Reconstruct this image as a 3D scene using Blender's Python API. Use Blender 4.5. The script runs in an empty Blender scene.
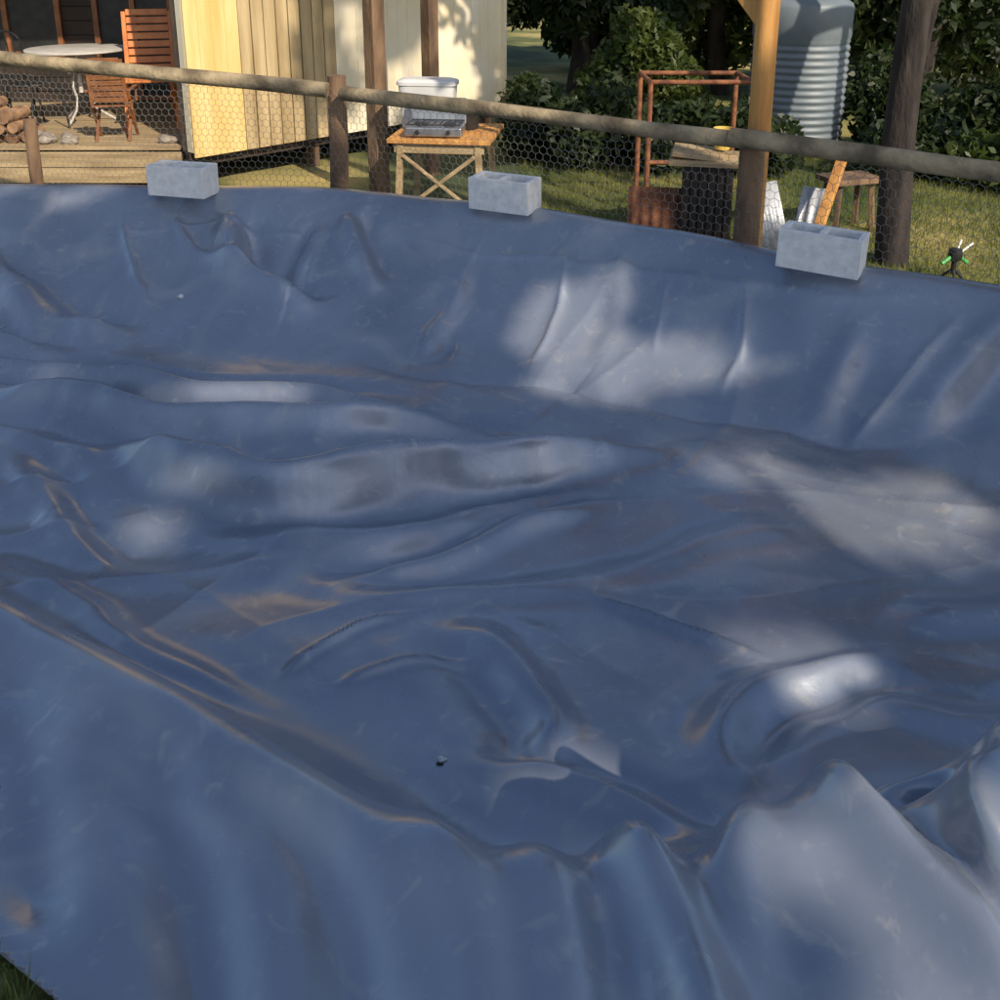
import bpy, bmesh, math, random, numpy as np
from mathutils import Vector, Matrix
random.seed(7); rng=np.random.default_rng(7)
scn=bpy.context.scene; col=scn.collection
# ---------------------------------------------------------------- materials
def mat(name,c1,c2=None,scale=6,rough=.7,bump=.0,bscale=None,stretch=(1,1,1),spec=.5,metal=0,detail=4,contrast=(.35,.65),c3=None,trans=None):
    m=bpy.data.materials.new(name); m.use_nodes=True; n=m.node_tree.nodes; l=m.node_tree.links
    b=n['Principled BSDF']; b.inputs['Roughness'].default_value=rough; b.inputs['Metallic'].default_value=metal
    b.inputs['Specular IOR Level'].default_value=spec
    tc=n.new('ShaderNodeTexCoord'); mp=n.new('ShaderNodeMapping'); mp.inputs['Scale'].default_value=stretch
    l.new(tc.outputs['Object'],mp.inputs['Vector'])
    nz=n.new('ShaderNodeTexNoise'); nz.inputs['Scale'].default_value=scale; nz.inputs['Detail'].default_value=detail
    l.new(mp.outputs['Vector'],nz.inputs['Vector'])
    r=n.new('ShaderNodeValToRGB'); r.color_ramp.elements[0].position=contrast[0]; r.color_ramp.elements[1].position=contrast[1]
    r.color_ramp.elements[0].color=(*c1,1); r.color_ramp.elements[1].color=(*(c2 or c1),1)
    if c3:
        e=r.color_ramp.elements.new((contrast[0]+contrast[1])/2); e.color=(*c3,1)
    l.new(nz.outputs['Fac'],r.inputs['Fac']); l.new(r.outputs['Color'],b.inputs['Base Color'])
    if bump:
        nb=n.new('ShaderNodeTexNoise'); nb.inputs['Scale'].default_value=bscale or scale*4; nb.inputs['Detail'].default_value=5
        l.new(mp.outputs['Vector'],nb.inputs['Vector'])
        bp=n.new('ShaderNodeBump'); bp.inputs['Strength'].default_value=bump; bp.inputs['Distance'].default_value=.02
        l.new(nb.outputs['Fac'],bp.inputs['Height']); l.new(bp.outputs['Normal'],b.inputs['Normal'])
    if trans:
        t=n.new('ShaderNodeBsdfTranslucent'); t.inputs['Color'].default_value=(*trans,1)
        mx=n.new('ShaderNodeMixShader'); mx.inputs[0].default_value=.35
        l.new(b.outputs[0],mx.inputs[1]); l.new(t.outputs[0],mx.inputs[2])
        l.new(mx.outputs[0],n['Material Output'].inputs['Surface'])
    return m
M={}
M['log']=mat('weathered_log',(.13,.10,.06),(.42,.33,.20),5,.8,.6,30,(1,1,1))
M['post']=mat('old_post',(.09,.055,.035),(.26,.16,.09),6,.85,.6,40,(1,1,.3))
M['pine']=mat('treated_pine',(.46,.20,.05),(.68,.35,.10),4,.6,.25,40,(4,4,.4))
M['deck']=mat('deck_timber',(.27,.19,.10),(.48,.36,.2),5,.7,.3,40,(.4,4,4))
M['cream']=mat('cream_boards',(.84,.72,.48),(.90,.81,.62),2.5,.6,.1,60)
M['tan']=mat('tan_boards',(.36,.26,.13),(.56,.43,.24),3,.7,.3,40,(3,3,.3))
M['gold']=mat('golden_plywood',(.74,.46,.15),(.86,.62,.28),3,.6,.2,40,(3,3,.3))
M['brown']=mat('shade_dark_wall',(.02,.016,.013),(.05,.032,.022),3,.7,.1)  # near-black, so the porch walls carry their shade in the colour
M['roof']=mat('roof_iron',(.2,.21,.22),(.3,.31,.32),2,.4,.0,metal=.5)
M['orangewood']=mat('oiled_chair_wood',(.50,.14,.03),(.66,.24,.06),8,.45,.1,40)
M['chairwood']=mat('brown_chair_wood',(.18,.07,.03),(.32,.13,.05),8,.5,.1,40)
M['whitem']=mat('white_painted_metal',(.5,.48,.44),(.66,.63,.58),8,.4)
M['block']=mat('concrete_block',(.72,.72,.72),(.90,.90,.89),25,.92,.5,220,contrast=(.3,.7))
M['tank']=mat('tank_polymer',(.14,.175,.20),(.20,.235,.26),2,.5,.0)
M['rust']=mat('rusty_steel',(.12,.04,.02),(.3,.12,.05),12,.8,.3,60)
M['black']=mat('black_paint',(.012,.012,.013),(.03,.03,.03),8,.5)
M['galv']=mat('galvanised_sheet',(.4,.42,.44),(.6,.62,.64),5,.4,metal=.3)
M['wire']=mat('galvanised_wire',(.28,.27,.25),(.42,.40,.37),20,.5,metal=.5)
M['plastic']=mat('white_plastic',(.62,.62,.6),(.72,.72,.7),5,.4)
M['steel']=mat('steel',(.35,.35,.36),(.5,.5,.5),9,.3,metal=.8)
M['rock']=mat('rock',(.16,.13,.1),(.36,.31,.26),7,.9,.6,30)
M['fire']=mat('firewood',(.16,.08,.04),(.42,.25,.13),7,.85,.5,30)
M['bark']=mat('bark',(.012,.009,.008),(.05,.038,.032),9,.9,.9,30,(1,1,.3))
M['leaf']=mat('leaf',(.03,.06,.015),(.11,.13,.03),1.5,.5,trans=(.14,.2,.03))
M['leafd']=mat('leaf_dark',(.012,.026,.010),(.05,.07,.022),1.2,.5,trans=(.05,.09,.02))
M['green']=mat('green_plastic',(.05,.3,.06),(.08,.4,.1),8,.4)
M['grassb']=mat('grass_blades',(.07,.12,.025),(.26,.26,.07),1.2,.7,trans=(.14,.19,.04))
M['yellow']=mat('yellow_pail',(.6,.42,.08),(.7,.5,.12),8,.4)
# ---------------------------------------------------------------- mesh helpers
def link(name,me,m=None,parent=None,smooth=False):
    o=bpy.data.objects.new(name,me); col.objects.link(o)
    if m: me.materials.append(m)
    if smooth: me.polygons.foreach_set('use_smooth',[True]*len(me.polygons))
    if parent: o.parent=parent
    return o
def empty(name,loc=(0,0,0),rz=0):
    o=bpy.data.objects.new(name,None); col.objects.link(o); o.location=loc; o.rotation_euler=(0,0,rz); o.empty_display_size=.1; return o
def bev(o,w=.004,seg=2):
    b=o.modifiers.new('bevel','BEVEL'); b.width=w; b.segments=seg; b.limit_method='ANGLE'; return o
def fastmesh(name,V,F):
    V=np.asarray(V,np.float32); F=np.asarray(F,np.int32); k=F.shape[1]
    me=bpy.data.meshes.new(name); me.vertices.add(len(V)); me.vertices.foreach_set('co',V.ravel())
    me.loops.add(F.size); me.loops.foreach_set('vertex_index',F.ravel())
    me.polygons.add(len(F)); me.polygons.foreach_set('loop_start',np.arange(0,F.size,k)); me.polygons.foreach_set('loop_total',np.full(len(F),k))
    me.update(calc_edges=True); me.validate(); return me
BF=[(0,3,2,1),(4,5,6,7),(0,1,5,4),(1,2,6,5),(2,3,7,6),(3,0,4,7)]
def boxes(name,lst,m,parent=None,bw=.004):
    V=[];F=[]
    for it in lst:
        c,s=it[0],it[1]; R=it[2] if len(it)>2 else None
        k=len(V)
        for z in(-.5,.5):
            for x,y in((-.5,-.5),(.5,-.5),(.5,.5),(-.5,.5)):
                p=Vector((x*s[0],y*s[1],z*s[2]))
                if R: p=R@p
                V.append(tuple(Vector(c)+p))
        F+=[tuple(a+k for a in f) for f in BF]
    me=bpy.data.meshes.new(name); me.from_pydata(V,[],F)
    o=link(name,me,m,parent)
    if bw: bev(o,bw)
    return o
def beam(p0,p1,w,h):
    p0=Vector(p0);p1=Vector(p1); d=p1-p0; q=d.to_track_quat('Z','Y').to_matrix()
    return ((p0+p1)/2,(w,h,d.length),q)
def tube(name,pts,r,m,parent=None,seg=12,wob=0,cap=True,r2=None,sub=1):
    pts=[Vector(p) for p in pts]
    if sub>1:
        q=[]
        for i in range(len(pts)-1):
            for k in range(sub): q.append(pts[i].lerp(pts[i+1],k/sub))
        q.append(pts[-1]); pts=q
    V=[];F=[];n=len(pts); ph=random.random()*9
    for i,p in enumerate(pts):
        d=(pts[min(i+1,n-1)]-pts[max(i-1,0)]).normalized()
        u=d.cross(Vector((0,0,1)) if abs(d.z)<.9 else Vector((1,0,0))).normalized(); v=d.cross(u)
        rr=r+(r2-r)*i/(n-1) if r2 is not None else r
        off=(u*math.sin(i*.37+ph)+v*math.sin(i*.23+ph*2))*wob*.6
        for k in range(seg):
            a=2*math.pi*k/seg
            q=rr*(1+wob/r*.35*(math.sin(3*a+i*.5+ph)+math.sin(2*a-i*.31)+.6*math.sin(5*a+i*1.1)))
            V.append(tuple(p+off+(u*math.cos(a)+v*math.sin(a))*q))
    for i in range(n-1):
        for k in range(seg):
            F.append((i*seg+k,i*seg+(k+1)%seg,(i+1)*seg+(k+1)%seg,(i+1)*seg+k))
    if cap: F.append(tuple(range(seg))[::-1]); F.append(tuple((n-1)*seg+k for k in range(seg)))
    me=bpy.data.meshes.new(name); me.from_pydata(V,[],F)
    o=link(name,me,m,parent,smooth=True)
    try: me.set_sharp_from_angle(angle=math.radians(50))
    except Exception: pass
    return o
def lathe(name,prof,m,parent=None,seg=48,c=(0,0,0)):
    V=[];F=[];n=len(prof)
    for r,z in prof:
        for k in range(seg):
            a=2*math.pi*k/seg; V.append((c[0]+r*math.cos(a),c[1]+r*math.sin(a),c[2]+z))
    for i in range(n-1):
        for k in range(seg): F.append((i*seg+k,i*seg+(k+1)%seg,(i+1)*seg+(k+1)%seg,(i+1)*seg+k))
    F.append(tuple(range(seg))[::-1]);F.append(tuple((n-1)*seg+k for k in range(seg)))
    me=bpy.data.meshes.new(name); me.from_pydata(V,[],F); o=link(name,me,m,parent,smooth=True)
    try: me.set_sharp_from_angle(angle=math.radians(50))
    except Exception: pass
    return o
# ---------------------------------------------------------------- noise
def perlin(x,y,seed=0):
    r=np.random.default_rng(seed+100); P=r.permutation(256); A=r.random(256)*2*np.pi; gx=np.cos(A);gy=np.sin(A)
    xi=np.floor(x).astype(int); yi=np.floor(y).astype(int); xf=x-xi; yf=y-yi
    u=xf*xf*xf*(xf*(xf*6-15)+10); v=yf*yf*yf*(yf*(yf*6-15)+10)
    def g(i,j,fx,fy):
        h=P[(P[(xi+i)&255]+yi+j)&255]; return gx[h]*fx+gy[h]*fy
    a=g(0,0,xf,yf);b=g(1,0,xf-1,yf);c=g(0,1,xf,yf-1);d=g(1,1,xf-1,yf-1)
    return 1.4*((a+(b-a)*u)+((c+(d-c)*u)-(a+(b-a)*u))*v)
def sm(t):
    t=np.clip(t,0,1); return t*t*(3-2*t)
# ---------------------------------------------------------------- pond form
rim=np.array([(-6,6.3),(-3.2,6.3),(-2,6.25),(-1,6.15),(0,5.8),(.9,5.2),(1.56,4.65),(2.3,4.25),(3.2,3.6),(3.5,2.6),(2.7,1.95),(1.4,1.62),(.95,1.53),(.6,1.45),(.4,1.38),(.2,1.33),(0,1.32),(-.2,1.38),(-.45,1.55),(-.75,1.76),(-1.25,2.05),(-2,2.5),(-3,2.95),(-4.5,3.4),(-6,4.2)])
def sdf(x,y):
    x=np.asarray(x,float);y=np.asarray(y,float)
    d=np.full(x.shape,1e9); per=np.zeros(x.shape); ins=np.zeros(x.shape,bool); L=0; n=len(rim)
    for i in range(n):
        ax,ay=rim[i];bx,by=rim[(i+1)%n]; ex,ey=bx-ax,by-ay; ln=math.hypot(ex,ey)
        t=np.clip(((x-ax)*ex+(y-ay)*ey)/(ln*ln),0,1); q=np.hypot(x-ax-t*ex,y-ay-t*ey)
        per=np.where(q<d,L+t*ln,per); d=np.minimum(d,q); L+=ln
        if ay!=by:
            c=((ay>y)!=(by>y))&(x<(bx-ax)*(y-ay)/(by-ay)+ax); ins^=c
    return np.where(ins,d,-d),per
def outdrop(x,y): return .05+.6*sm((y-2.6)/2.2)
def base(x,y,s):
    near=sm((3.4-y-.1*x)/.8)
    w=.8+.7*sm((y-3)/3)*sm((1.5-x)/3)
    w=w*(1-near)+.46*near; ex=1.7*(1-near)+1.3*near
    t=np.clip(s/w,0,1)
    dep=.62-.08*sm((3.2-y)/1.4)
    zi=-dep*(1-(1-t)**ex)
    zi=zi*sm(s/.18+.30)                 # rolled crest
    return np.where(s>0,zi,-outdrop(x,y)*sm(-s/1.1))
def margin(x,y): return .62-.12*sm((-.15-x)/.45)*sm((2.6-y)/.6)
# ---------------------------------------------------------------- ground (one sheet)
def spaced(a,b,fine0,fine1,st):
    l=list(np.arange(fine0,fine1,st)); q=st; p=fine1
    while p<b: l.append(p); q*=1.25; p+=q
    l.append(b); q=st; p=fine0-st
    while p>a: l.append(p); q*=1.25; p-=q
    l.append(a); return np.array(sorted(l))
gx=spaced(-900,900,-7,9,.07); gy=spaced(-400,1500,-1.5,14,.07)
GX,GY=np.meshgrid(gx,gy); s,_=sdf(GX,GY)
GZ=base(GX,GY,s)
GZ=GZ-.22*sm((s+margin(GX,GY)-.03)/.16)-.25*sm((s+.1)/.3)+np.where(s<-.64,.012*perlin(GX*2.2,GY*2.2,3)+.006*perlin(GX*9,GY*9,4),0)
far=np.hypot(GX,GY-5)
GZ=GZ+np.where(far>15,.5*perlin(GX*.03,GY*.03,8)*sm((far-15)/60),0)
ny,nx=GX.shape; idx=np.arange(nx*ny).reshape(ny,nx)
F=np.stack([idx[:-1,:-1],idx[:-1,1:],idx[1:,1:],idx[1:,:-1]],-1).reshape(-1,4)
me=fastmesh('ground',np.stack([GX,GY,GZ],-1).reshape(-1,3),F)
gm=mat('grass_ground',(.045,.065,.02),(.42,.33,.12),.55,.95,.6,40,contrast=(.38,.64),c3=(.15,.16,.045))
link('ground',me,gm,smooth=True)
# ---------------------------------------------------------------- liner
st=.0115
xs=np.arange(-4.3,3.9,st); ys=np.arange(.45,7.1,st)
X,Y=np.meshgrid(xs,ys)
s,per=sdf(X,Y)
marg=margin(X,Y)+.02*perlin(X*1.5,Y*1.5,21)
gyv,gxv=np.gradient(s,st)
e=-marg-s
snap=(e>0)&(e<.03)
X=X+np.where(snap,gxv*e,0); Y=Y+np.where(snap,gyv*e,0)
keep=e<.03
s2=np.where(snap,-marg,s)
Z=base(X,Y,s2)
def blur(A,k):
    for _ in range(2):
        c=np.cumsum(np.pad(A,((k+1,k),(0,0)),mode='edge'),0); A=(c[2*k+1:]-c[:-2*k-1])/(2*k+1)
        c=np.cumsum(np.pad(A,((0,0),(k+1,k)),mode='edge'),1); A=(c[:,2*k+1:]-c[:,:-2*k-1])/(2*k+1)
    return A
Z=blur(Z,5)
wx=X+.07*perlin(X*1.6,Y*1.6,31)+.010*perlin(X*5,Y*5,33); wy=Y+.07*perlin(X*1.6,Y*1.6,32)+.010*perlin(X*5,Y*5,34)
nearw=sm((Y-1.2)/.9); wx=X+(wx-X)*(.45+.55*nearw); wy=Y+(wy-Y)*(.45+.55*nearw)
def strokefield(pts,w):
    P=np.array(pts,float)
    Q=[]; n=len(P)
    for i in range(n-1):
        p0=P[max(i-1,0)];p1=P[i];p2=P[i+1];p3=P[min(i+2,n-1)]
        for k in range(8):
            t=k/8; Q.append(.5*((2*p1)+(-p0+p2)*t+(2*p0-5*p1+4*p2-p3)*t*t+(-p0+3*p1-3*p2+p3)*t**3))
    Q.append(P[-1]); Q=np.array(Q)
    seg=np.hypot(*(Q[1:]-Q[:-1]).T); cum=np.concatenate([[0],np.cumsum(seg)]); L=cum[-1]
    R=w*4.5
    x0,x1=np.searchsorted(xs,[Q[:,0].min()-R,Q[:,0].max()+R]); y0,y1=np.searchsorted(ys,[Q[:,1].min()-R,Q[:,1].max()+R])
    if x1<=x0 or y1<=y0: return None
    a=wx[y0:y1,x0:x1]; b=wy[y0:y1,x0:x1]
    best=np.full(a.shape,1e9); side=np.zeros(a.shape); tt=np.zeros(a.shape)
    for i in range(len(Q)-1):
        ax,ay=Q[i];ex,ey=Q[i+1]-Q[i]; l2=ex*ex+ey*ey+1e-12
        t=np.clip(((a-ax)*ex+(b-ay)*ey)/l2,0,1); dx=a-ax-t*ex;dy=b-ay-t*ey; d=np.hypot(dx,dy)
        m=d<best; best=np.where(m,d,best); side=np.where(m,np.sign(ex*dy-ey*dx),side); tt=np.where(m,(cum[i]+t*seg[i])/L,tt)
    return (slice(y0,y1),slice(x0,x1)),best,side,tt,L
def stroke(pts,h,w,kind='r',taper=.3):
    r=strokefield(pts,w)
    if r is None: return
    sl,best,side,tt,L=r
    tp=sm(tt/taper)*sm((1-tt)/taper)
    tp=tp*(.9+.22*perlin(tt*L*2,tt*0+.3+h*50,int(abs(h)*999)+5))
    u=best/w; v=best*side/w
    if kind=='r': p=np.exp(-u*u)
    elif kind=='c': p=np.exp(-np.abs(u)**1.15*1.3)
    elif kind=='f': p=np.exp(-u*u)-.6*np.exp(-((v-1.9)**2)/1.1)
    else: p=np.exp(-u*u)-.6*np.exp(-((v+1.9)**2)/1.1)
    Z[sl]+=h*tp*p
J=[
([(-2.36,6.15),(-2.21,5.74),(-1.91,5.25)],.06,.04,'c'),
([(-1.75,6.05),(-1.53,5.57),(-1.03,5.15)],.15,.09,'f'),
([(-.94,6.05),(-.89,5.79),(-.72,5.35)],.10,.07,'f'),
([(-1.05,6.0),(-1.15,5.7),(-1.25,5.45)],.05,.05,'g'),
([(-2.99,5.69),(-2.49,5.3),(-1.96,5.04)],.11,.09,'f'),
([(-3.3,6.1),(-2.9,5.5),(-2.3,4.95)],.09,.08,'f'),
([(-3.6,5.5),(-2.9,5.1),(-2.2,4.85)],.09,.08,'f'),
([(-.23,5.57),(-.3,5.17),(-.42,4.79)],.045,.06,'f'),
([(.29,5.43),(.26,5.03),(.13,4.55)],.04,.03,'c'),
([(.91,4.98),(.81,4.58)],.025,.03,'c'),
([(1.28,4.78),(1.19,4.5),(1.01,4.2)],.035,.035,'c'),
([(1.77,4.44),(1.53,4.27),(1.3,4.0)],.035,.07,'f'),
([(2.35,4.15),(2.0,4.05),(1.75,3.85)],.04,.08,'f'),
([(-2.04,6.1),(-1.85,5.75),(-1.35,5.5)],.06,.04,'c'),
([(.6,5.3),(.62,4.9),(.5,4.55)],.03,.07,'r'),
([(2.1,4.25),(1.8,4.12),(1.45,3.95)],.03,.035,'c'),
([(2.6,3.9),(2.3,3.75),(1.95,3.6)],.045,.08,'f'),
([(-.92,5.9),(.33,5.31),(1.3,4.71),(2.24,4.2)],.022,.017,'c'),
([(-2.7,5.95),(-1.6,5.9),(-.92,5.9)],.014,.016,'c'),
([(-.1,5.3),(.5,4.95),(1.1,4.5),(1.6,4.15)],-.03,.10,'r'),
([(-1.0,4.95),(-.5,4.7),(-.1,4.6),(.48,4.44),(.93,4.18),(1.3,4.03),(1.74,3.89),(2.15,3.8)],-.03,.05,'c'),
# floor: long folds running left to right
([(-3.2,4.85),(-2.5,4.7),(-1.9,4.6),(-.97,4.4),(-.24,4.33)],.11,.07,'f'),
([(-2.8,4.6),(-2.1,4.38),(-1.46,4.12),(-.89,4.03),(-.36,4.08),(.26,3.95)],.15,.075,'f'),
([(-2.1,4.0),(-1.65,3.86),(-1.2,3.62),(-.87,3.50),(-.41,3.6),(.08,3.70),(.9,3.98)],.20,.09,'f'),
([(-1.2,3.3),(-.7,3.2),(-.1,3.32),(.5,3.62)],.05,.08,'f'),
([(-.6,2.88),(-.07,3.17),(.45,3.45)],.06,.05,'f'),
([(-.9,3.1),(-.4,2.85),(.2,2.95),(.8,3.2),(1.4,3.25)],.03,.07,'f'),
([(-.67,2.37),(-.47,2.61),(-.24,2.77)],.04,.02,'c'),
([(-.47,2.36),(-.24,2.48),(0,2.5)],.03,.018,'c'),
([(-.2,2.72),(.07,2.45),(.18,2.25),(.15,2.0)],.06,.055,'g'),
([(.25,2.92),(.58,2.73),(.82,2.55)],.04,.025,'c'),
([(.60,1.95),(.60,2.20),(.72,2.42),(.92,2.50),(1.25,2.55)],.055,.06,'g'),
([(.86,2.33),(1.05,2.33),(1.3,2.22),(1.8,2.25)],.03,.06,'f'),
([(-2.24,4.03),(-1.7,3.38),(-1.30,2.90)],.05,.07,'f'),
([(-2.6,4.2),(-2.0,3.95),(-1.5,3.55)],.06,.07,'f'),
([(-1.9,3.2),(-1.4,2.8),(-.9,2.4),(-.5,2.15)],.03,.05,'r'),
([(1.15,2.75),(1.6,2.78),(2.2,2.9)],.05,.08,'r'),
([(-.1,2.15),(.2,2.0),(.45,1.80),(.6,1.65)],.04,.05,'f'),
# near bank, its crest and the folds that run over it towards the near edge
([(-2.0,2.5),(-1.25,2.05),(-.75,1.76),(-.45,1.55),(-.2,1.38),(.0,1.30),(.2,1.2)],.03,.12,'r',.15),
([(-.1,1.28),(.15,1.34),(.35,1.38),(.55,1.46),(.8,1.5),(1.2,1.58)],.03,.10,'r'),
([(-.14,1.75),(.0,1.45),(.10,1.15),(.10,.7)],.05,.055,'f'),
([(.12,1.75),(.20,1.42),(.30,1.15),(.33,.7)],.075,.06,'f'),
([(.40,1.80),(.42,1.50),(.38,1.30),(.45,1.0)],.05,.045,'g'),
([(.54,1.72),(.58,1.50),(.70,1.25),(.86,.9)],.07,.05,'f'),
([(.62,1.40),(.74,1.30),(.78,1.1)],.025,.025,'c'),
([(-.35,1.80),(-.14,1.42),(-.02,1.1),(-.02,.7)],.04,.06,'f'),
([(-.76,1.72),(-.52,1.3),(-.34,.75)],-.06,.075,'r'),
([(-1.2,2.0),(-.86,1.5),(-.7,1.0)],-.045,.08,'r'),
([(-.48,1.55),(-.25,1.2),(-.15,.75)],-.05,.065,'r'),
([(-1.5,1.75),(-1.0,1.72),(-.5,1.42),(-.2,1.15)],.010,.03,'r'),
]
for j in J: stroke(*j)
rid=lambda n:(1-np.abs(n))**3
wallm=sm((s2-.02)/.3)*sm((1.5-s2)/.6)*(.1+.9*sm((Y-2.4)/1.2))
Z+=wallm*.036*(rid(perlin(per*1.3,s2*.5+per*.12,41))-.4)
Z+=wallm*.005*(rid(perlin(per*3.6,s2*.9,42))-.4)
fl=sm((s2-.3)/.6)
a1=.2; U=X*math.cos(a1)+Y*math.sin(a1); V_=-X*math.sin(a1)+Y*math.cos(a1)
Z+=fl*.045*perlin(X*.7,Y*1.1,43)
Z+=fl*.022*(rid(perlin(U*.5+.25*perlin(X,Y,47),V_*1.9,44))-.4)
a2=-.6; U2=X*math.cos(a2)+Y*math.sin(a2); V2=-X*math.sin(a2)+Y*math.cos(a2)
Z+=fl*.005*(rid(perlin(U2*1.0,V2*4,45))-.4)
Z+=.0015*perlin(X*4,Y*4,46)+.0003*perlin(X*14,Y*14,48)
Z+=.02*sm((s2+.3)/.3)*perlin(X*1.1,Y*1.1,49)
# loose roll of liner at the near right with a dark pocket beside it
Z-=.13*np.exp(-(((X-.83-.35*(Y-1.50))/.10)**2+((Y-1.50)/.040)**2))
sl,best,side,tt,L=strokefield([(1.35,1.62),(1.06,1.58),(.93,1.47),(.86,1.32),(.88,1.05)],.085)
g_=np.exp(-(best/.085)**2)*sm(tt/.2)*sm((1-tt)/.35)
Z[sl]+=.12*g_; X[sl]-=.06*g_**2; Y[sl]-=.03*g_**2
hem=sm((s2+marg)/.12)
gz=base(X,Y,s2)
Z=np.where(s2<-.05,gz+(Z-gz)*hem+.018,Z+.018)
low=-.10*hem-.20*sm((s2+.05)/.3)
Z=np.maximum(Z,gz+low)
ny,nx=X.shape; idx=np.arange(nx*ny).reshape(ny,nx)
fk=keep[:-1,:-1]&keep[:-1,1:]&keep[1:,1:]&keep[1:,:-1]
F=np.stack([idx[:-1,:-1],idx[:-1,1:],idx[1:,1:],idx[1:,:-1]],-1)[fk]
used=np.zeros(nx*ny,bool); used[F.ravel()]=True; remap=np.cumsum(used)-1
me=fastmesh('pond_liner',np.stack([X,Y,Z],-1).reshape(-1,3)[used],remap[F])
lm=bpy.data.materials.new('pond_liner_membrane'); lm.use_nodes=True; n=lm.node_tree.nodes; l=lm.node_tree.links
b=n['Principled BSDF']; tc=n.new('ShaderNodeTexCoord')
def nz(scale,detail=4,dist=0,src=None):
    q=n.new('ShaderNodeTexNoise'); q.inputs['Scale'].default_value=scale; q.inputs['Detail'].default_value=detail; q.inputs['Distortion'].default_value=dist
    l.new(src or tc.outputs['Object'],q.inputs['Vector']); return q
def ramp(src,p0,c0,p1,c1):
    r=n.new('ShaderNodeValToRGB'); r.color_ramp.elements[0].position=p0; r.color_ramp.elements[0].color=(*c0,1); r.color_ramp.elements[1].position=p1; r.color_ramp.elements[1].color=(*c1,1); l.new(src,r.inputs['Fac']); return r
def mix(f,a,b_):
    m_=n.new('ShaderNodeMix'); m_.data_type='RGBA'; l.new(f,m_.inputs[0]); l.new(a,m_.inputs[6])
    if isinstance(b_,tuple): m_.inputs[7].default_value=(*b_,1)
    else: l.new(b_,m_.inputs[7])
    return m_.outputs[2]
c0=ramp(nz(1.3,5,.6).outputs['Fac'],.3,(.205,.24,.305),.7,(.315,.355,.425))
d1=ramp(nz(2.1,6,1.2).outputs['Fac'],.54,(0,0,0),.76,(.5,.5,.5))
cc=mix(d1.outputs['Color'],c0.outputs['Color'],(.48,.475,.465))
d2=ramp(nz(28,3).outputs['Fac'],.60,(0,0,0),.78,(.2,.2,.2))
cc=mix(d2.outputs['Color'],cc,(.58,.57,.55))
d3=ramp(nz(6,8,2.5).outputs['Fac'],.60,(0,0,0),.72,(.4,.4,.4))
cc=mix(d3.outputs['Color'],cc,(.56,.53,.48))
l.new(cc,b.inputs['Base Color'])
rr=ramp(nz(3.5,5,.8).outputs['Fac'],.3,(.23,.23,.23),.75,(.38,.38,.38)); l.new(rr.outputs['Color'],b.inputs['Roughness'])
b.inputs['Specular IOR Level'].default_value=1.0; b.inputs['Metallic'].default_value=.35
b.inputs['Coat Weight'].default_value=.25; b.inputs['Coat Roughness'].default_value=.16
bp=n.new('ShaderNodeBump'); bp.inputs['Strength'].default_value=.15; bp.inputs['Distance'].default_value=.01
bs=nz(9,5,1.0); l.new(bs.outputs['Fac'],bp.inputs['Height']); l.new(bp.outputs['Normal'],b.inputs['Normal'])
link('pond_liner',me,lm,smooth=True)
Zfull=Z
def liner_z(x,y):
    i=int(round((x-xs[0])/st)); j=int(round((y-ys[0])/st)); return float(Zfull[j,i])
# ---------------------------------------------------------------- concrete blocks
def block(x,y,rz,rx=0,ry=0):
    z=max(liner_z(x+a,y+c) for a in(-.1,0,.1) for c in(-.06,0,.06))
    W,D,H,t=.39,.19,.19,.030
    L=[((0,-D/2+t/2,H/2),(W,t,H)),((0,D/2-t/2,H/2),(W,t,H))]
    for xx in(-W/2+t/2,0,W/2-t/2): L.append(((xx,0,H/2),(t,D-2*t,H)))
    o=boxes('concrete_block',L,M['block'],None,.003)
    o.location=(x,y,z-.012); o.rotation_euler=(rx,ry,rz)
block(-2.0,6.16,math.radians(-14),0,.01)
block(0.03,5.76,math.radians(-27),.03,.0)
block(1.56,4.64,math.radians(-29),0,.03)
# ---------------------------------------------------------------- fence
fence=empty('log_rail_fence')
def rail(a,b_,r,nm,dz=0):
    a=Vector(a);b_=Vector(b_); tube(nm,[a,b_],r,M['log'],fence,16,.006,sub=24,r2=r*.9)
rail((-5.6,7.86,.83),(-1.2,6.96,.53),.058,'rail_1')
rail((-1.08,6.9,.52),(1.55,5.17,.49),.050,'rail_2')
rail((1.25,5.36,.50),(4.6,2.9,.46),.050,'rail_3')
def fpost(x,y,top,r,nm): tube(nm,[(x,y,-.75),(x+.01,y,top)],r,M['post'],fence,14,.006,sub=12)
fpost(-1.16,7.06,.62,.065,'post_1'); fpost(1.38,5.42,.52,.07,'post_2'); fpost(-3.52,7.42,.25,.045,'post_3'); fpost(-5.4,7.9,.8,.06,'post_4'); fpost(3.9,3.55,.52,.06,'post_5')
def along(u):
    P=[(-5.6,7.86),(-1.155,6.98),(1.38,5.36),(4.6,2.95)]
    for i in range(3):
        a=Vector(P[i]);b_=Vector(P[i+1]);L=(b_-a).length
        if u<=L or i==2: return a+(b_-a)*(u/L)
        u-=L
EV=[];EF=[]
hs=.030; dx=hs*math.sqrt(3)
def wirep(a,b_):
    a=Vector(a);b_=Vector(b_);d=(b_-a).normalized();u=d.cross(Vector((.3,.9,.2))).normalized();v=d.cross(u);k=len(EV);r=.0015
    for p in(a,b_):
        for t in(0,2.094,4.189): EV.append(tuple(p+(u*math.cos(t)+v*math.sin(t))*r))
    for t in range(3): EF.append((k+t,k+(t+1)%3,k+3+(t+1)%3,k+3+t))
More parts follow.
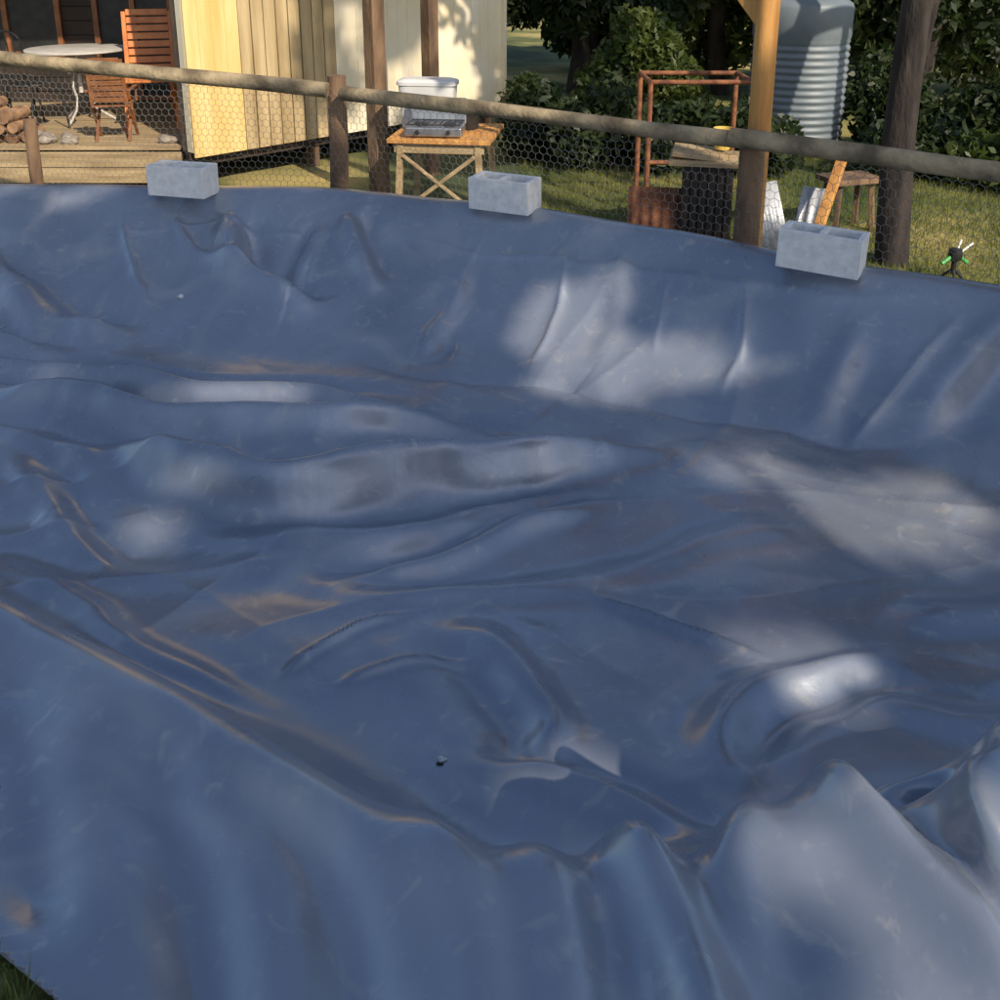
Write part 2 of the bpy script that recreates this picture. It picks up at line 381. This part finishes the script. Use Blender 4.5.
def fp(u,z):
    q=along(u); return (q.x+.004*math.sin(u*9+z*5)+.02*math.sin(u*1.7),q.y+.01*math.sin(u*2.3+z*4),z+.006*math.sin(u*5.1+z*9))
nu=int(11.2/dx); nv=int(1.45/(hs*1.5))
for j in range(nv):
    zz=-.66+j*hs*1.5
    for i in range(nu):
        u=i*dx+(dx/2 if j%2 else 0)
        if zz>(.78-.06*u if u<4.5 else .47): continue
        Aq=(u,zz+hs/2)
        wirep(fp(u,zz-hs/2),fp(*Aq)); wirep(fp(*Aq),fp(u+dx/2,zz+hs)); wirep(fp(*Aq),fp(u-dx/2,zz+hs))
me=fastmesh('chicken_wire',EV,EF); link('chicken_wire',me,M['wire'],fence)
# ---------------------------------------------------------------- house
house=empty('timber_house')
A=Vector((-2.75,8.85,0));B=Vector((0.0,11.75,0)); dAB=(B-A).normalized(); nAB=Vector((dAB.y,-dAB.x,0)); LAB=(B-A).length
C=Vector((-3.2,15.05,0)); K=Vector((-9.0,15.05,0)); G=Vector((-9.0,11.7,0)); E=Vector((-3.45,11.7,0))
def wallbox(p,q,z0,z1,th,m,nm):
    p=Vector(p);q=Vector(q);d=q-p;ang=math.atan2(d.y,d.x); R=Matrix.Rotation(ang,3,'Z'); c=(p+q)/2
    return boxes(nm,[((c.x,c.y,(z0+z1)/2),(d.length,th,z1-z0),R)],m,house,.003)
zb,zt=-.30,2.35
wallbox(A-nAB*.06,B-nAB*.06,zb,zt,.1,M['cream'],'side_wall_core')
wallbox(B-nAB*.2,C,zb,zt,.1,M['cream'],'rear_wall'); wallbox(C,K,zb,zt-.01,.1,M['cream'],'far_wall'); wallbox(K,G,zb,zt,.1,M['cream'],'end_wall')
a0=A+Vector((-.09,.10,0))
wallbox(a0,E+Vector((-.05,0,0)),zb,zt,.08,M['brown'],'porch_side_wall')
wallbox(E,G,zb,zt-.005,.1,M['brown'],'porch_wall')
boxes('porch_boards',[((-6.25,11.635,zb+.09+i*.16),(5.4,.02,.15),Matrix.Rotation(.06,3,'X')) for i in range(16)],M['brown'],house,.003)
R=Matrix.Rotation(math.atan2(dAB.y,dAB.x),3,'Z'); bo=[[],[],[]]; u=0; wv=.135
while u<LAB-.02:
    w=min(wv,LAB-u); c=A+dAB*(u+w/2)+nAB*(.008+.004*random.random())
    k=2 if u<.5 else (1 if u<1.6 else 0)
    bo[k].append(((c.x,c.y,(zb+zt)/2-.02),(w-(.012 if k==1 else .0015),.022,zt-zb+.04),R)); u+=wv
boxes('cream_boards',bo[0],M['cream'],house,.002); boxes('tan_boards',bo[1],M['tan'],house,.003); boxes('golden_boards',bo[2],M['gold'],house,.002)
c=B+nAB*.01+dAB*.02
boxes('corner_board',[((c.x,c.y,(zb+zt)/2),(.05,.11,zt-zb),R)],M['cream'],house,.003)
def pane(x,w,z0,z1,nm):
    y=11.6
    boxes(nm+'_frame',[((x+o,y,(z0+z1)/2),(.06,.06,z1-z0)) for o in(-w/2,0,w/2)]+[((x,y,z),(w+.07,.055,.06)) for z in(z0,z1)],M['chairwood'],house,.003)
    boxes(nm+'_glass',[((x,y+.012,(z0+z1)/2),(w,.01,z1-z0))],M['black'],house,0)
pane(-4.15,.85,-.2,1.9,'door'); pane(-5.6,1.2,.3,1.7,'window')
V2=[A+Vector((-.1,-.30,0)),B+Vector((.30,-.05,0)),C+Vector((.1,.4,0)),K+Vector((-.3,.4,0)),Vector((-9.3,9.4,0)),Vector((-3.1,9.4,0))]
def rz_(p): return zt+.05+.10*(p.y-8.5)*.6
V=[(p.x,p.y,rz_(p)) for p in V2]+[(p.x,p.y,rz_(p)+.1) for p in V2]
me=bpy.data.meshes.new('roof'); me.from_pydata(V,[],[tuple(range(6))[::-1],tuple(range(6,12))]+[(i,(i+1)%6,(i+1)%6+6,i+6) for i in range(6)]); link('roof',me,M['roof'],house)
boxes('porch_posts',[((xx,9.6,1.05),(.1,.1,2.66)) for xx in(-5.9,-7.6)],M['post'],house)
boxes('bearer',[(((A+dAB*LAB/2-nAB*.12).x,(A+dAB*LAB/2-nAB*.12).y,-.37),(LAB,.09,.13),R)],M['brown'],house)
boxes('stumps',[(((A+dAB*u-nAB*.15).x,(A+dAB*u-nAB*.15).y,-.6),(.1,.1,.5),R) for u in(.1,1.4,2.7,3.9)],M['post'],house)
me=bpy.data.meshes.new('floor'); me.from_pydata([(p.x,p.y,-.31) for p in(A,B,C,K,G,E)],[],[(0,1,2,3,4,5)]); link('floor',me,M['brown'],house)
def vpost(x,y,w,nm,m=M['post']): boxes(nm,[((x,y,.9),(w,w,3.3),R)],m,house,.006)
vpost(-1.05,8.5,.13,'veranda_post_1'); vpost(-.66,9.55,.12,'veranda_post_2')
a=Vector((-1.05,8.5,2.6));b_=Vector((-.66,9.55,2.6)); boxes('veranda_beam',[beam(a-(b_-a)*.3,b_+(b_-a)*.6,.09,.14)],M['post'],house)
# ---------------------------------------------------------------- deck
deck=empty('timber_deck'); L=[]
y=8.93
while y<11.55:
    xr=-2.90-(y-8.93)*.25; L.append((((-7.5+xr)/2,y+.065,-.27),(xr+7.5,.128,.03))); y+=.135
boxes('boards',L,M['deck'],deck,.003)
boxes('fascia',[((-5.18,8.90,-.365+i*-.145),(4.6,.03,.138)) for i in range(2)],M['deck'],deck,.003)
boxes('joists',[((-5.3,9.3+i*.7,-.37),(4.0,.06,.14)) for i in range(4)]+[((xx,8.97,-.6),(.09,.09,.5)) for xx in(-6.8,-5.2,-4.2,-3.0)],M['post'],deck)
# ---------------------------------------------------------------- furniture
zd=-.255
def bistro_table(x,y):
    e_=empty('bistro_table',(x,y,zd))
    lathe('top',[(.0,.72),(.48,.72),(.50,.728),(.50,.742),(.48,.75),(0,.75)],M['whitem'],e_,40)
    tube('column',[(0,0,.3),(0,0,.72)],.022,M['whitem'],e_)
    for k in range(3):
        a=k*2.094+.4; c_,s_=math.cos(a),math.sin(a)
        tube('leg_%d'%(k+1),[(c_*r_,s_*r_,z_) for r_,z_ in((.02,.50),(.10,.48),(.15,.38),(.10,.26),(.12,.14),(.24,.05),(.30,.012))],.013,M['whitem'],e_,8)
        tube('scroll_%d'%(k+1),[(c_*(.16+.07*math.cos(t)),s_*(.16+.07*math.cos(t)),.58+.07*math.sin(t)) for t in np.linspace(0,5.2,12)],.008,M['whitem'],e_,6)
bistro_table(-4.30,10.3)
def slat_chair(name,x,y,rz,m,sc=1,arm=False):
    e_=empty(name,(x,y,zd),rz); e_.scale=(sc,)*3
    L=[beam((sx*.23,-.22,0),(sx*.23,.20,.46),.035,.03) for sx in(-1,1)]+[beam((sx*.20,.26,0),(sx*.20,-.2,.46),.035,.03) for sx in(-1,1)]
    boxes('legs',L,m,e_,.004)
    boxes('seat',[((0,-.2+i*.062,.46),(.44,.05,.02)) for i in range(8)],m,e_,.004)
    boxes('back_frame',[beam((sx*.21,.22,.44),(sx*.21,.34,1.06),.04,.03) for sx in(-1,1)],m,e_,.004)
    Rb=Matrix.Rotation(-.22,3,'X')
    boxes('backrest',[((0,.245+i*.0155,.54+i*.073),(.38,.018,.06),Rb) for i in range(8)],m,e_,.004)
    if arm: boxes('arms',[((sx*.26,.02,.66),(.05,.5,.022)) for sx in(-1,1)]+[((sx*.26,-.2,.56),(.03,.03,.2)) for sx in(-1,1)],m,e_,.004)
slat_chair('folding_chair',-3.46,9.95,math.radians(15),M['orangewood'],1.05)
slat_chair('folding_chair',-3.62,9.35,math.radians(190),M['chairwood'],.72,True)
def metal_chair(x,y,r):
    e_=empty('metal_chair',(x,y,zd),r)
    for sx in(-1,1):
        tube('leg_front_%d'%(sx+2),[(sx*.18,-.18,.45),(sx*.2,-.22,0)],.011,M['black'],e_,8)
        tube('leg_back_%d'%(sx+2),[(sx*.18,.24,0),(sx*.18,.18,.45),(sx*.17,.24,.9)],.011,M['black'],e_,8)
    lathe('seat',[(0,.45),(.2,.45),(.21,.46),(.2,.475),(0,.475)],M['black'],e_,24)
    tube('back_hoop',[(.17*math.cos(t),.24,.88+.1*math.sin(t)) for t in np.linspace(0,math.pi,10)],.011,M['black'],e_,8)
    for k in(-1,0,1): tube('back_bar_%d'%(k+2),[(k*.08,.19,.47),(k*.08,.24,.95)],.008,M['black'],e_,6)
metal_chair(-5.0,10.2,math.radians(70)); metal_chair(-4.55,9.75,math.radians(160))
def rock(name,x,y,z,r,m):
    bm=bmesh.new(); bmesh.ops.create_icosphere(bm,subdivisions=3,radius=r)
    sd=random.random()*50
    for v in bm.verts:
        c_=v.co.normalized(); f=1+.25*math.sin(c_.x*3+sd)+.18*math.sin(c_.y*4.2+sd*2)+.1*math.sin(c_.z*7+sd+c_.x*5)
        v.co=Vector((v.co.x*f*1.2,v.co.y*f,v.co.z*f*.75))
    me=bpy.data.meshes.new(name); bm.to_mesh(me); bm.free(); o=link(name,me,m,None,True); o.location=(x,y,z+r*.55); return o
for i,(x,y,r,m) in enumerate([(-4.16,9.1,.07,'rock'),(-4.0,9.2,.06,'rock'),(-3.95,9.08,.05,'rock'),(-3.05,9.1,.06,'rock'),(-4.25,9.2,.08,'rock')]):
    rock('rock',x,y,zd,r,M[m])
fw=empty('firewood_pile')
k=0
for row,cnt in enumerate((6,5,4,2)):
    for i in range(cnt):
        k+=1; r=random.uniform(.045,.065); x=-5.0+i*.125+row*.06+random.uniform(-.015,.015); z=zd+.055+row*.098
        y0=9.06+random.uniform(-.05,.05); tube('log_%d'%k,[(x,y0,z),(x+random.uniform(-.04,.04),y0+.38,z+random.uniform(-.01,.01))],r,M['fire'],fw,10,.006,sub=3)
# ---------------------------------------------------------------- work table with stove + tub
wt=empty('work_table',(-.44,7.75,0),math.radians(-8)); e_=wt
boxes('top',[((0,-.2+i*.1,.06),(.80,.092,.035)) for i in range(8)],M['pine'],e_,.004)
boxes('frame',[((0,-.2,.0),(.70,.03,.07)),((0,.45,.0),(.70,.03,.07))],M['deck'],e_,.004)
boxes('legs',[beam((sx*.34,-.2,-.66),(sx*.30,-.2,.04),.05,.05) for sx in(-1,1)]+[beam((sx*.34,.45,-.66),(sx*.30,.45,.04),.05,.05) for sx in(-1,1)]+[beam((-.3,-.22,-.5),(.28,-.22,-.05),.04,.03),beam((.3,-.225,-.5),(-.28,-.225,-.05),.04,.02)],M['deck'],e_,.004)
e_=empty('camp_stove',(-.50,7.7,.08),math.radians(-6))
boxes('body',[((0,0,.045),(.44,.26,.07))],M['steel'],e_,.01)
boxes('grate',[((-.2+i*.05,0,.1),(.008,.24,.008)) for i in range(9)]+[((0,-.12,.1),(.42,.008,.008)),((0,.12,.1),(.42,.008,.008))],M['black'],e_,0)
for k in(-.11,.11): lathe('burner_%d'%(k>0),[(0,.08),(.045,.08),(.05,.09),(.03,.1),(0,.1)],M['black'],e_,16,(k,0,0))
for k in(-.12,.12): tube('knob_%d'%(k>0),[(k,-.13,.045),(k,-.155,.045)],.018,M['black'],e_)
boxes('lid',[((0,.16,.17),(.44,.012,.2),Matrix.Rotation(-.2,3,'X'))],M['steel'],e_,.004)
tb=empty('plastic_tub',(-.58,8.08,.08),math.radians(-8))
def rr_box(name,w,d,z0,z1,tap,m,par):
    V=[];F=[];rings=[(z0,.86*tap),(z0+.01,.9*tap),(z1-.04,1),(z1-.035,1.06),(z1-.01,1.06),(z1,1.02),(z1+.012,.8)]
    seg=32
    for z,k in rings:
        for i in range(seg):
            a=2*math.pi*i/seg;c_=math.cos(a);s_=math.sin(a);p=.35
            V.append((w/2*k*math.copysign(abs(c_)**p,c_),d/2*k*math.copysign(abs(s_)**p,s_),z))
    for j in range(len(rings)-1):
        for i in range(seg): F.append((j*seg+i,j*seg+(i+1)%seg,(j+1)*seg+(i+1)%seg,(j+1)*seg+i))
    F.append(tuple(range(seg))[::-1]);F.append(tuple((len(rings)-1)*seg+i for i in range(seg)))
    me=bpy.data.meshes.new(name);me.from_pydata(V,[],F); return link(name,me,m,par,False)
rr_box('tub_body',.46,.24,.0,.38,1,M['plastic'],tb)
pt=empty('cooking_pot',(-.27,8.0,.08))
lathe('pot_body',[(0,0),(.09,0),(.1,.01),(.1,.13),(.105,.14),(.095,.14),(.09,.02),(0,.02)],M['black'],pt,24)
tube('pot_handle',[(.1,0,.12),(.2,-.05,.15),(.27,-.08,.15)],.01,M['black'],pt,8)
# ---------------------------------------------------------------- water tank
t_=empty('water_tank',(3.18,10.75,0))
prof=[(0,-.62),(.48,-.62),(.495,-.60)]
z=-.58
while z<.50:
    for q in range(6): prof.append((.495+.009*math.cos(q/6*2*math.pi),z+q*.075/6))
    z+=.075
prof+=[(.495,.56),(.505,.58),(.505,.88),(.49,.92),(.42,.97),(.25,1.03),(.2,1.035),(.2,1.07),(.18,1.08),(0,1.08)]
lathe('body',prof,M['tank'],t_,72)
# ---------------------------------------------------------------- pergola
p_=empty('timber_pergola')
pz=2.7
for i,(x,y) in enumerate([(1.50,5.74),(4.9,8.2)]):
    tube('post_%d'%(i+1),[(x,y,-.7),(x,y,pz)],.064,M['pine'],p_,20,.003,sub=14)
boxes('beam',[beam((1.1,5.43,pz+.08),(5.2,8.42,pz+.08),.09,.16)],M['pine'],p_)
boxes('brace',[beam((1.48,5.76,1.10),(.9,6.3,1.95),.07,.09)],M['pine'],p_)
boxes('rafter',[beam((1.6,5.66,2.66),(.55,6.62,2.66),.07,.14)],M['pine'],p_)
boxes('rafter_post',[beam((.9,6.3,1.90),(.75,6.44,2.6),.07,.09)],M['pine'],p_)
# ---------------------------------------------------------------- yard clutter
f_=empty('rusty_pipe_frame')
for i,(x,y) in enumerate([(1.2,8.0),(2.02,8.0),(1.2,8.6),(2.02,8.6)]): tube('leg_%d'%(i+1),[(x,y,-.68),(x,y,.45)],.022,M['rust'],f_)
for nm,a,b_ in(('top_front',(1.2,8.0,.45),(2.02,8.0,.45)),('top_back',(1.2,8.6,.45),(2.02,8.6,.45)),('top_l',(1.2,8.0,.45),(1.2,8.6,.45)),('top_r',(2.02,8.0,.45),(2.02,8.6,.45)),('low_front',(1.2,8.0,-.2),(2.02,8.0,-.2))): tube(nm,[a,b_],.02,M['rust'],f_)
c_=empty('garden_cabinet',(1.52,7.15,0),math.radians(-12))
boxes('body',[((0,0,-.32),(.36,.40,.62))],M['black'],c_,.006)
boxes('front_slats',[((-.15+i*.06,-.207,-.32),(.045,.014,.56)) for i in range(6)],M['brown'],c_,.003)
boxes('top_board',[((-.03,0,.01),(.5,.5,.03)),((-.08,.02,.05),(.36,.4,.03),Matrix.Rotation(.08,3,'Y'))],M['deck'],c_,.004)
lathe('pail',[(0,.07),(.055,.07),(.07,.22),(.073,.225),(.066,.225),(.05,.09),(0,.09)],M['yellow'],c_,24,(.09,.08,0))
def corr(name,w,h,m,loc,rz,rx,par=None):
    V=[];F=[];nn=int(w/.004)
    for i in range(nn+1):
        x=-w/2+i*w/nn; yy=.009*math.sin(x/.038*2*math.pi*.5)
        for th in(0,.002): V+= [(x,yy+th,0),(x,yy+th,h)]
    for i in range(nn):
        k=i*4; F+=[(k,k+4,k+5,k+1),(k+2,k+3,k+7,k+6),(k+1,k+5,k+7,k+3),(k,k+2,k+6,k+4)]
    me=bpy.data.meshes.new(name);me.from_pydata(V,[],F);o=link(name,me,m,par,True);o.location=loc;o.rotation_euler=(rx,0,rz);return o
corr('corrugated_sheet',.42,.50,M['rust'],(1.13,7.0,-.68),math.radians(-10),-.3)
corr('corrugated_sheet',.26,.58,M['galv'],(1.98,6.75,-.66),math.radians(35),-.35)
corr('corrugated_sheet',.20,.50,M['galv'],(2.20,6.95,-.66),math.radians(-35),-.4)
boxes('timber_offcut',[beam((2.12,6.6,-.62),(2.42,6.95,.05),.07,.04)],M['pine'],None)
b2=empty('garden_stool',(2.72,7.6,-.66),.3)
boxes('seat',[((0,0,.42),(.42,.3,.04))],M['post'],b2);boxes('legs',[beam((sx*.17,sy*.11,0),(sx*.14,sy*.08,.41),.04,.04) for sx in(-1,1) for sy in(-1,1)],M['post'],b2)
gs=empty('garden_sprinkler',(2.98,6.25,-.655),.3)
for k in range(3):
    a=k*2.094; tube('leg_%d'%(k+1),[(0,0,.12),(math.cos(a)*.12,math.sin(a)*.12,.0)],.009,M['black'],gs,8)
tube('stem',[(0,0,.08),(0,0,.22)],.018,M['black'],gs); tube('arm_1',[(-.10,0,.16),(0,0,.22),(.10,.0,.15)],.014,M['green'],gs)
tube('arm_2',[(0,0,.2),(.06,.03,.30)],.008,M['plastic'],gs,8); tube('arm_3',[(0,0,.2),(.13,.0,.28)],.008,M['plastic'],gs,8)
lathe('head',[(0,.18),(.04,.18),(.045,.2),(.04,.25),(0,.26)],M['black'],gs,16)
# ---------------------------------------------------------------- vegetation
def leaves(name,C,size,m,parent=None,hang=.0,aspect=2.2):
    n_=len(C); a=rng.normal(size=(n_,3)); a[:,2]-=hang; a/=np.linalg.norm(a,axis=1)[:,None]
    b=np.cross(a,rng.normal(size=(n_,3))); b/=np.linalg.norm(b,axis=1)[:,None]
    s_=(size*(.6+.8*rng.random(n_)))[:,None]; a=a*s_*aspect/2; b=b*s_/2
    V=np.stack([C-a,C+b-a*.1,C+a,C-b-a*.1],1).reshape(-1,3)
    return link(name,fastmesh(name,V,np.arange(n_*4).reshape(-1,4)),m,parent)
def clumps(centers,radii,n_):
    centers=np.array(centers,float);radii=np.array(radii,float)
    if radii.ndim==1: radii=np.repeat(radii[:,None],3,1)
    w=(radii.prod(1))**(2/3); w/=w.sum(); k=rng.choice(len(centers),n_,p=w)
    d=rng.normal(size=(n_,3)); d/=np.linalg.norm(d,axis=1)[:,None]; r=rng.random(n_)**.45
    return centers[k]+d*r[:,None]*radii[k]
def subclump(c,R,nc,rs):
    d=rng.normal(size=(nc,3)); d/=np.linalg.norm(d,axis=1)[:,None]; r=rng.random(nc)**.5
    return np.array(c)+d*r[:,None]*np.array(R)*.85, rs*(.6+.8*rng.random(nc))
def tree(name,base_,top,r0,crown_c,crown_R,nclump,rs,nleaf,size,m,filt=None,limbs=6):
    e_=empty(name)
    b0=Vector(base_);t0=Vector(top)
    pts=[b0.lerp(t0,k/6)+Vector((math.sin(k*1.3+b0.x)*r0*.5,math.cos(k*1.7)*r0*.4,0))*(k>0) for k in range(7)]
    tube('trunk',pts,r0,M['bark'],e_,14,r0*.08,sub=4,r2=r0*.5)
    cc_,rr_=subclump(crown_c,crown_R,nclump,rs)
    for i in range(limbs):
        q=Vector(cc_[i]); a=b0.lerp(t0,.55+.45*i/limbs); mid=a.lerp(q,.5)+Vector((0,0,-.1*(q-a).length))
        tube('limb_%d'%(i+1),[a,mid,q],r0*.38,M['bark'],e_,8,r0*.05,sub=4,r2=r0*.08)
    C=clumps(cc_,rr_,nleaf); C=C[C[:,2]>-.6]
    if filt is not None: C=C[filt(C)]
    leaves('foliage',C,size,m,e_,.4)
Sd=Vector((.42,-.66,.60)).normalized()
# gaps in the added shade tree's crown, given by where the sun coming through them reaches the pond (level z=-.4)
holes=[(.36,5.0,.26,.40),(.70,4.42,.46,.30),(1.2,4.35,.14,.10),(-2.05,4.45,.20,.08),(-1.15,4.22,.48,.13),(-.95,3.62,.13,.08),(-.6,3.72,.10,.07),(1.15,3.5,.22,.16),(1.66,3.15,.42,.34),(-1.15,3.2,.20,.30),(.95,2.30,.36,.20),(.50,1.85,.40,.24),(.68,1.48,.46,.26)]
def filt(C):
    t=(C[:,2]+.4)/Sd.z; px=C[:,0]-Sd.x*t; py=C[:,1]-Sd.y*t
    ok=np.ones(len(C),bool)
    for hx,hy,rx,ry in holes:
        ok&=((px-hx)/(rx+.07))**2+((py-hy)/(ry+.09))**2>1
    return ok
tree('added_shade_tree',(5.6,-5.6,-.05),(5.2,-4.6,7.4),.3,(5.1,-4.6,6.7),(5.0,3.6,2.5),75,1.0,60000,.12,M['leaf'],filt=filt,limbs=10)  # unseen tree, added to shade the liner and let sun patches through
tree('added_dapple_tree',(6.0,.2,-.3),(5.4,.6,9.0),.15,(4.7,1.2,8.6),(1.9,1.5,1.3),12,.35,1000,.12,M['leaf'],filt=filt,limbs=6)  # unseen sparse tree, added to throw leaf shadows on the house wall
tree('added_dapple_tree',(2.76,6.7,-.68),(2.80,6.95,4.6),.115,(3.1,7.6,4.8),(1.5,1.4,1.1),24,.5,6000,.09,M['leaf'])
tree('added_dapple_tree',(3.60,8.9,-.68),(4.1,9.2,5.0),.11,(4.8,9.6,4.6),(1.9,1.6,1.6),30,.55,9000,.09,M['leaf'])
tree('added_dapple_tree',(.95,13.2,-.68),(1.3,13.4,4.2),.13,(1.5,13.4,1.5),(1.9,1.2,1.7),50,.42,28000,.075,M['leafd'])
tree('added_dapple_tree',(3.3,15.0,-.68),(3.0,15.2,4.0),.14,(3.1,15.3,1.2),(2.2,1.2,1.7),46,.45,24000,.08,M['leaf'])
tree('added_dapple_tree',(5.4,13.0,-.68),(5.6,13.2,4.2),.14,(5.4,13.3,1.4),(1.9,1.2,1.7),46,.42,24000,.075,M['leafd'])
tree('added_dapple_tree',(8.0,14.5,-.68),(7.8,14.7,4.2),.14,(7.6,14.6,1.1),(2.1,1.3,1.7),40,.45,20000,.08,M['leafd'])
tree('added_dapple_tree',(6.9,18.5,-.68),(6.8,18.7,5.2),.14,(6.6,18.6,1.2),(2.8,1.3,2.0),40,.5,16000,.1,M['leaf'])
tree('added_dapple_tree',(1.6,18.0,-.68),(1.7,18.2,5.2),.14,(1.6,18.3,1.2),(2.6,1.3,2.0),40,.5,16000,.1,M['leafd'])
def shrub(x,y,R,n_,m):
    e_=empty('shrub'); z0=-.66; cc_,rr_=subclump((x,y,z0+R[2]*.8),R,22,.24)
    for i in range(5): tube('stem_%d'%(i+1),[(x+random.uniform(-.2,.2),y+random.uniform(-.2,.2),z0),tuple(cc_[i])],.02,M['bark'],e_,6,r2=.006)
    C=clumps(cc_,rr_,n_); C=C[C[:,2]>z0]; leaves('foliage',C,.05,m,e_,.3)
for x,y,R,n_,k in[(.35,10.2,(.30,.35,.55),6000,'leafd'),(1.0,9.9,(.5,.4,.45),7000,'leafd'),(1.75,9.7,(.45,.4,.38),6000,'leafd'),(2.35,9.6,(.4,.35,.35),5500,'leafd'),(1.7,11.4,(.9,.6,.8),8000,'leaf'),(4.2,10.6,(.5,.5,.55),6000,'leafd'),(5.0,10.0,(.6,.45,.45),7000,'leafd'),(5.9,10.5,(.7,.6,.65),7000,'leafd'),(3.95,9.5,(.35,.3,.3),4000,'leafd'),(4.6,9.0,(.4,.3,.25),4000,'leaf')]:
    shrub(x,y,R,n_,M[k])
n_=60; cx=rng.uniform(-45,60,n_); cy=rng.uniform(42,60,n_); cz=rng.uniform(.5,4.5,n_)
C=clumps(np.stack([cx,cy,cz],1),np.stack([rng.uniform(2.5,5,n_)]*2+[rng.uniform(1.8,3.5,n_)],1),60000); C=C[C[:,2]>-.6]
leaves('distant_trees',C,.45,M['leafd'],None)
def grass(name,x0,x1,y0,y1,n_,h):
    x=rng.uniform(x0,x1,n_);y=rng.uniform(y0,y1,n_); s_,_=sdf(x,y); mg=margin(x,y)
    k=(s_<-mg-.0); x=x[k];y=y[k];s_=s_[k]; z=base(x,y,s_)-.01; n2=len(x)
    a=rng.uniform(0,6.28,n2); hh=h*(.4+rng.random(n2)); w=.0035*(h/.06)**.6; ln=rng.normal(0,.4,(n2,2))*hh[:,None]
    p=np.stack([x,y,z],1); d=np.stack([np.cos(a)*w,np.sin(a)*w,a*0],1); tip=p+np.stack([ln[:,0],ln[:,1],hh],1)
    V=np.stack([p-d,p+d,tip],1).reshape(-1,3); return link(name,fastmesh(name,V,np.arange(n2*3).reshape(-1,3)),M['grassb'])
grass('grass',.2,6,5.5,11,70000,.07)
grass('grass',-1.6,-.5,.5,1.9,14000,.045)
def speck(nm,x,y,r,m): rock(nm,x,y,liner_z(x,y)-r*.3,r,m)
speck('pebble',-.15,2.10,.009,M['plastic']); speck('pebble',-1.85,5.45,.015,M['plastic']); speck('pebble',-.155,2.085,.006,M['black'])
# ---------------------------------------------------------------- world, sun, camera
w=bpy.data.worlds.new('World'); scn.world=w; w.use_nodes=True; nt=w.node_tree
sky=nt.nodes.new('ShaderNodeTexSky'); sky.sky_type='NISHITA'; sky.sun_disc=False
el=math.asin(Sd.z); az=math.atan2(Sd.x,Sd.y); sky.sun_elevation=el; sky.sun_rotation=az; sky.dust_density=1.5; sky.ozone_density=1.5
bg=nt.nodes['Background']; bg.inputs['Strength'].default_value=.15; nt.links.new(sky.outputs[0],bg.inputs[0])
sd=bpy.data.lights.new('sun','SUN'); sd.energy=5; sd.angle=math.radians(.7); sd.color=(1,.87,.70)
so=bpy.data.objects.new('sun',sd); col.objects.link(so); so.rotation_euler=Sd.to_track_quat('Z','Y').to_euler()
cd=bpy.data.cameras.new('camera'); cam=bpy.data.objects.new('camera',cd); col.objects.link(cam); scn.camera=cam
cam.location=(0,0,1.5); cam.rotation_euler=(math.radians(90-17),0,0); cd.sensor_width=36; cd.lens=36; cd.shift_y=-.25; cd.clip_end=3000; cd.clip_start=.05
scn.view_settings.view_transform='Standard'; scn.view_settings.look='None'; scn.view_settings.exposure=0
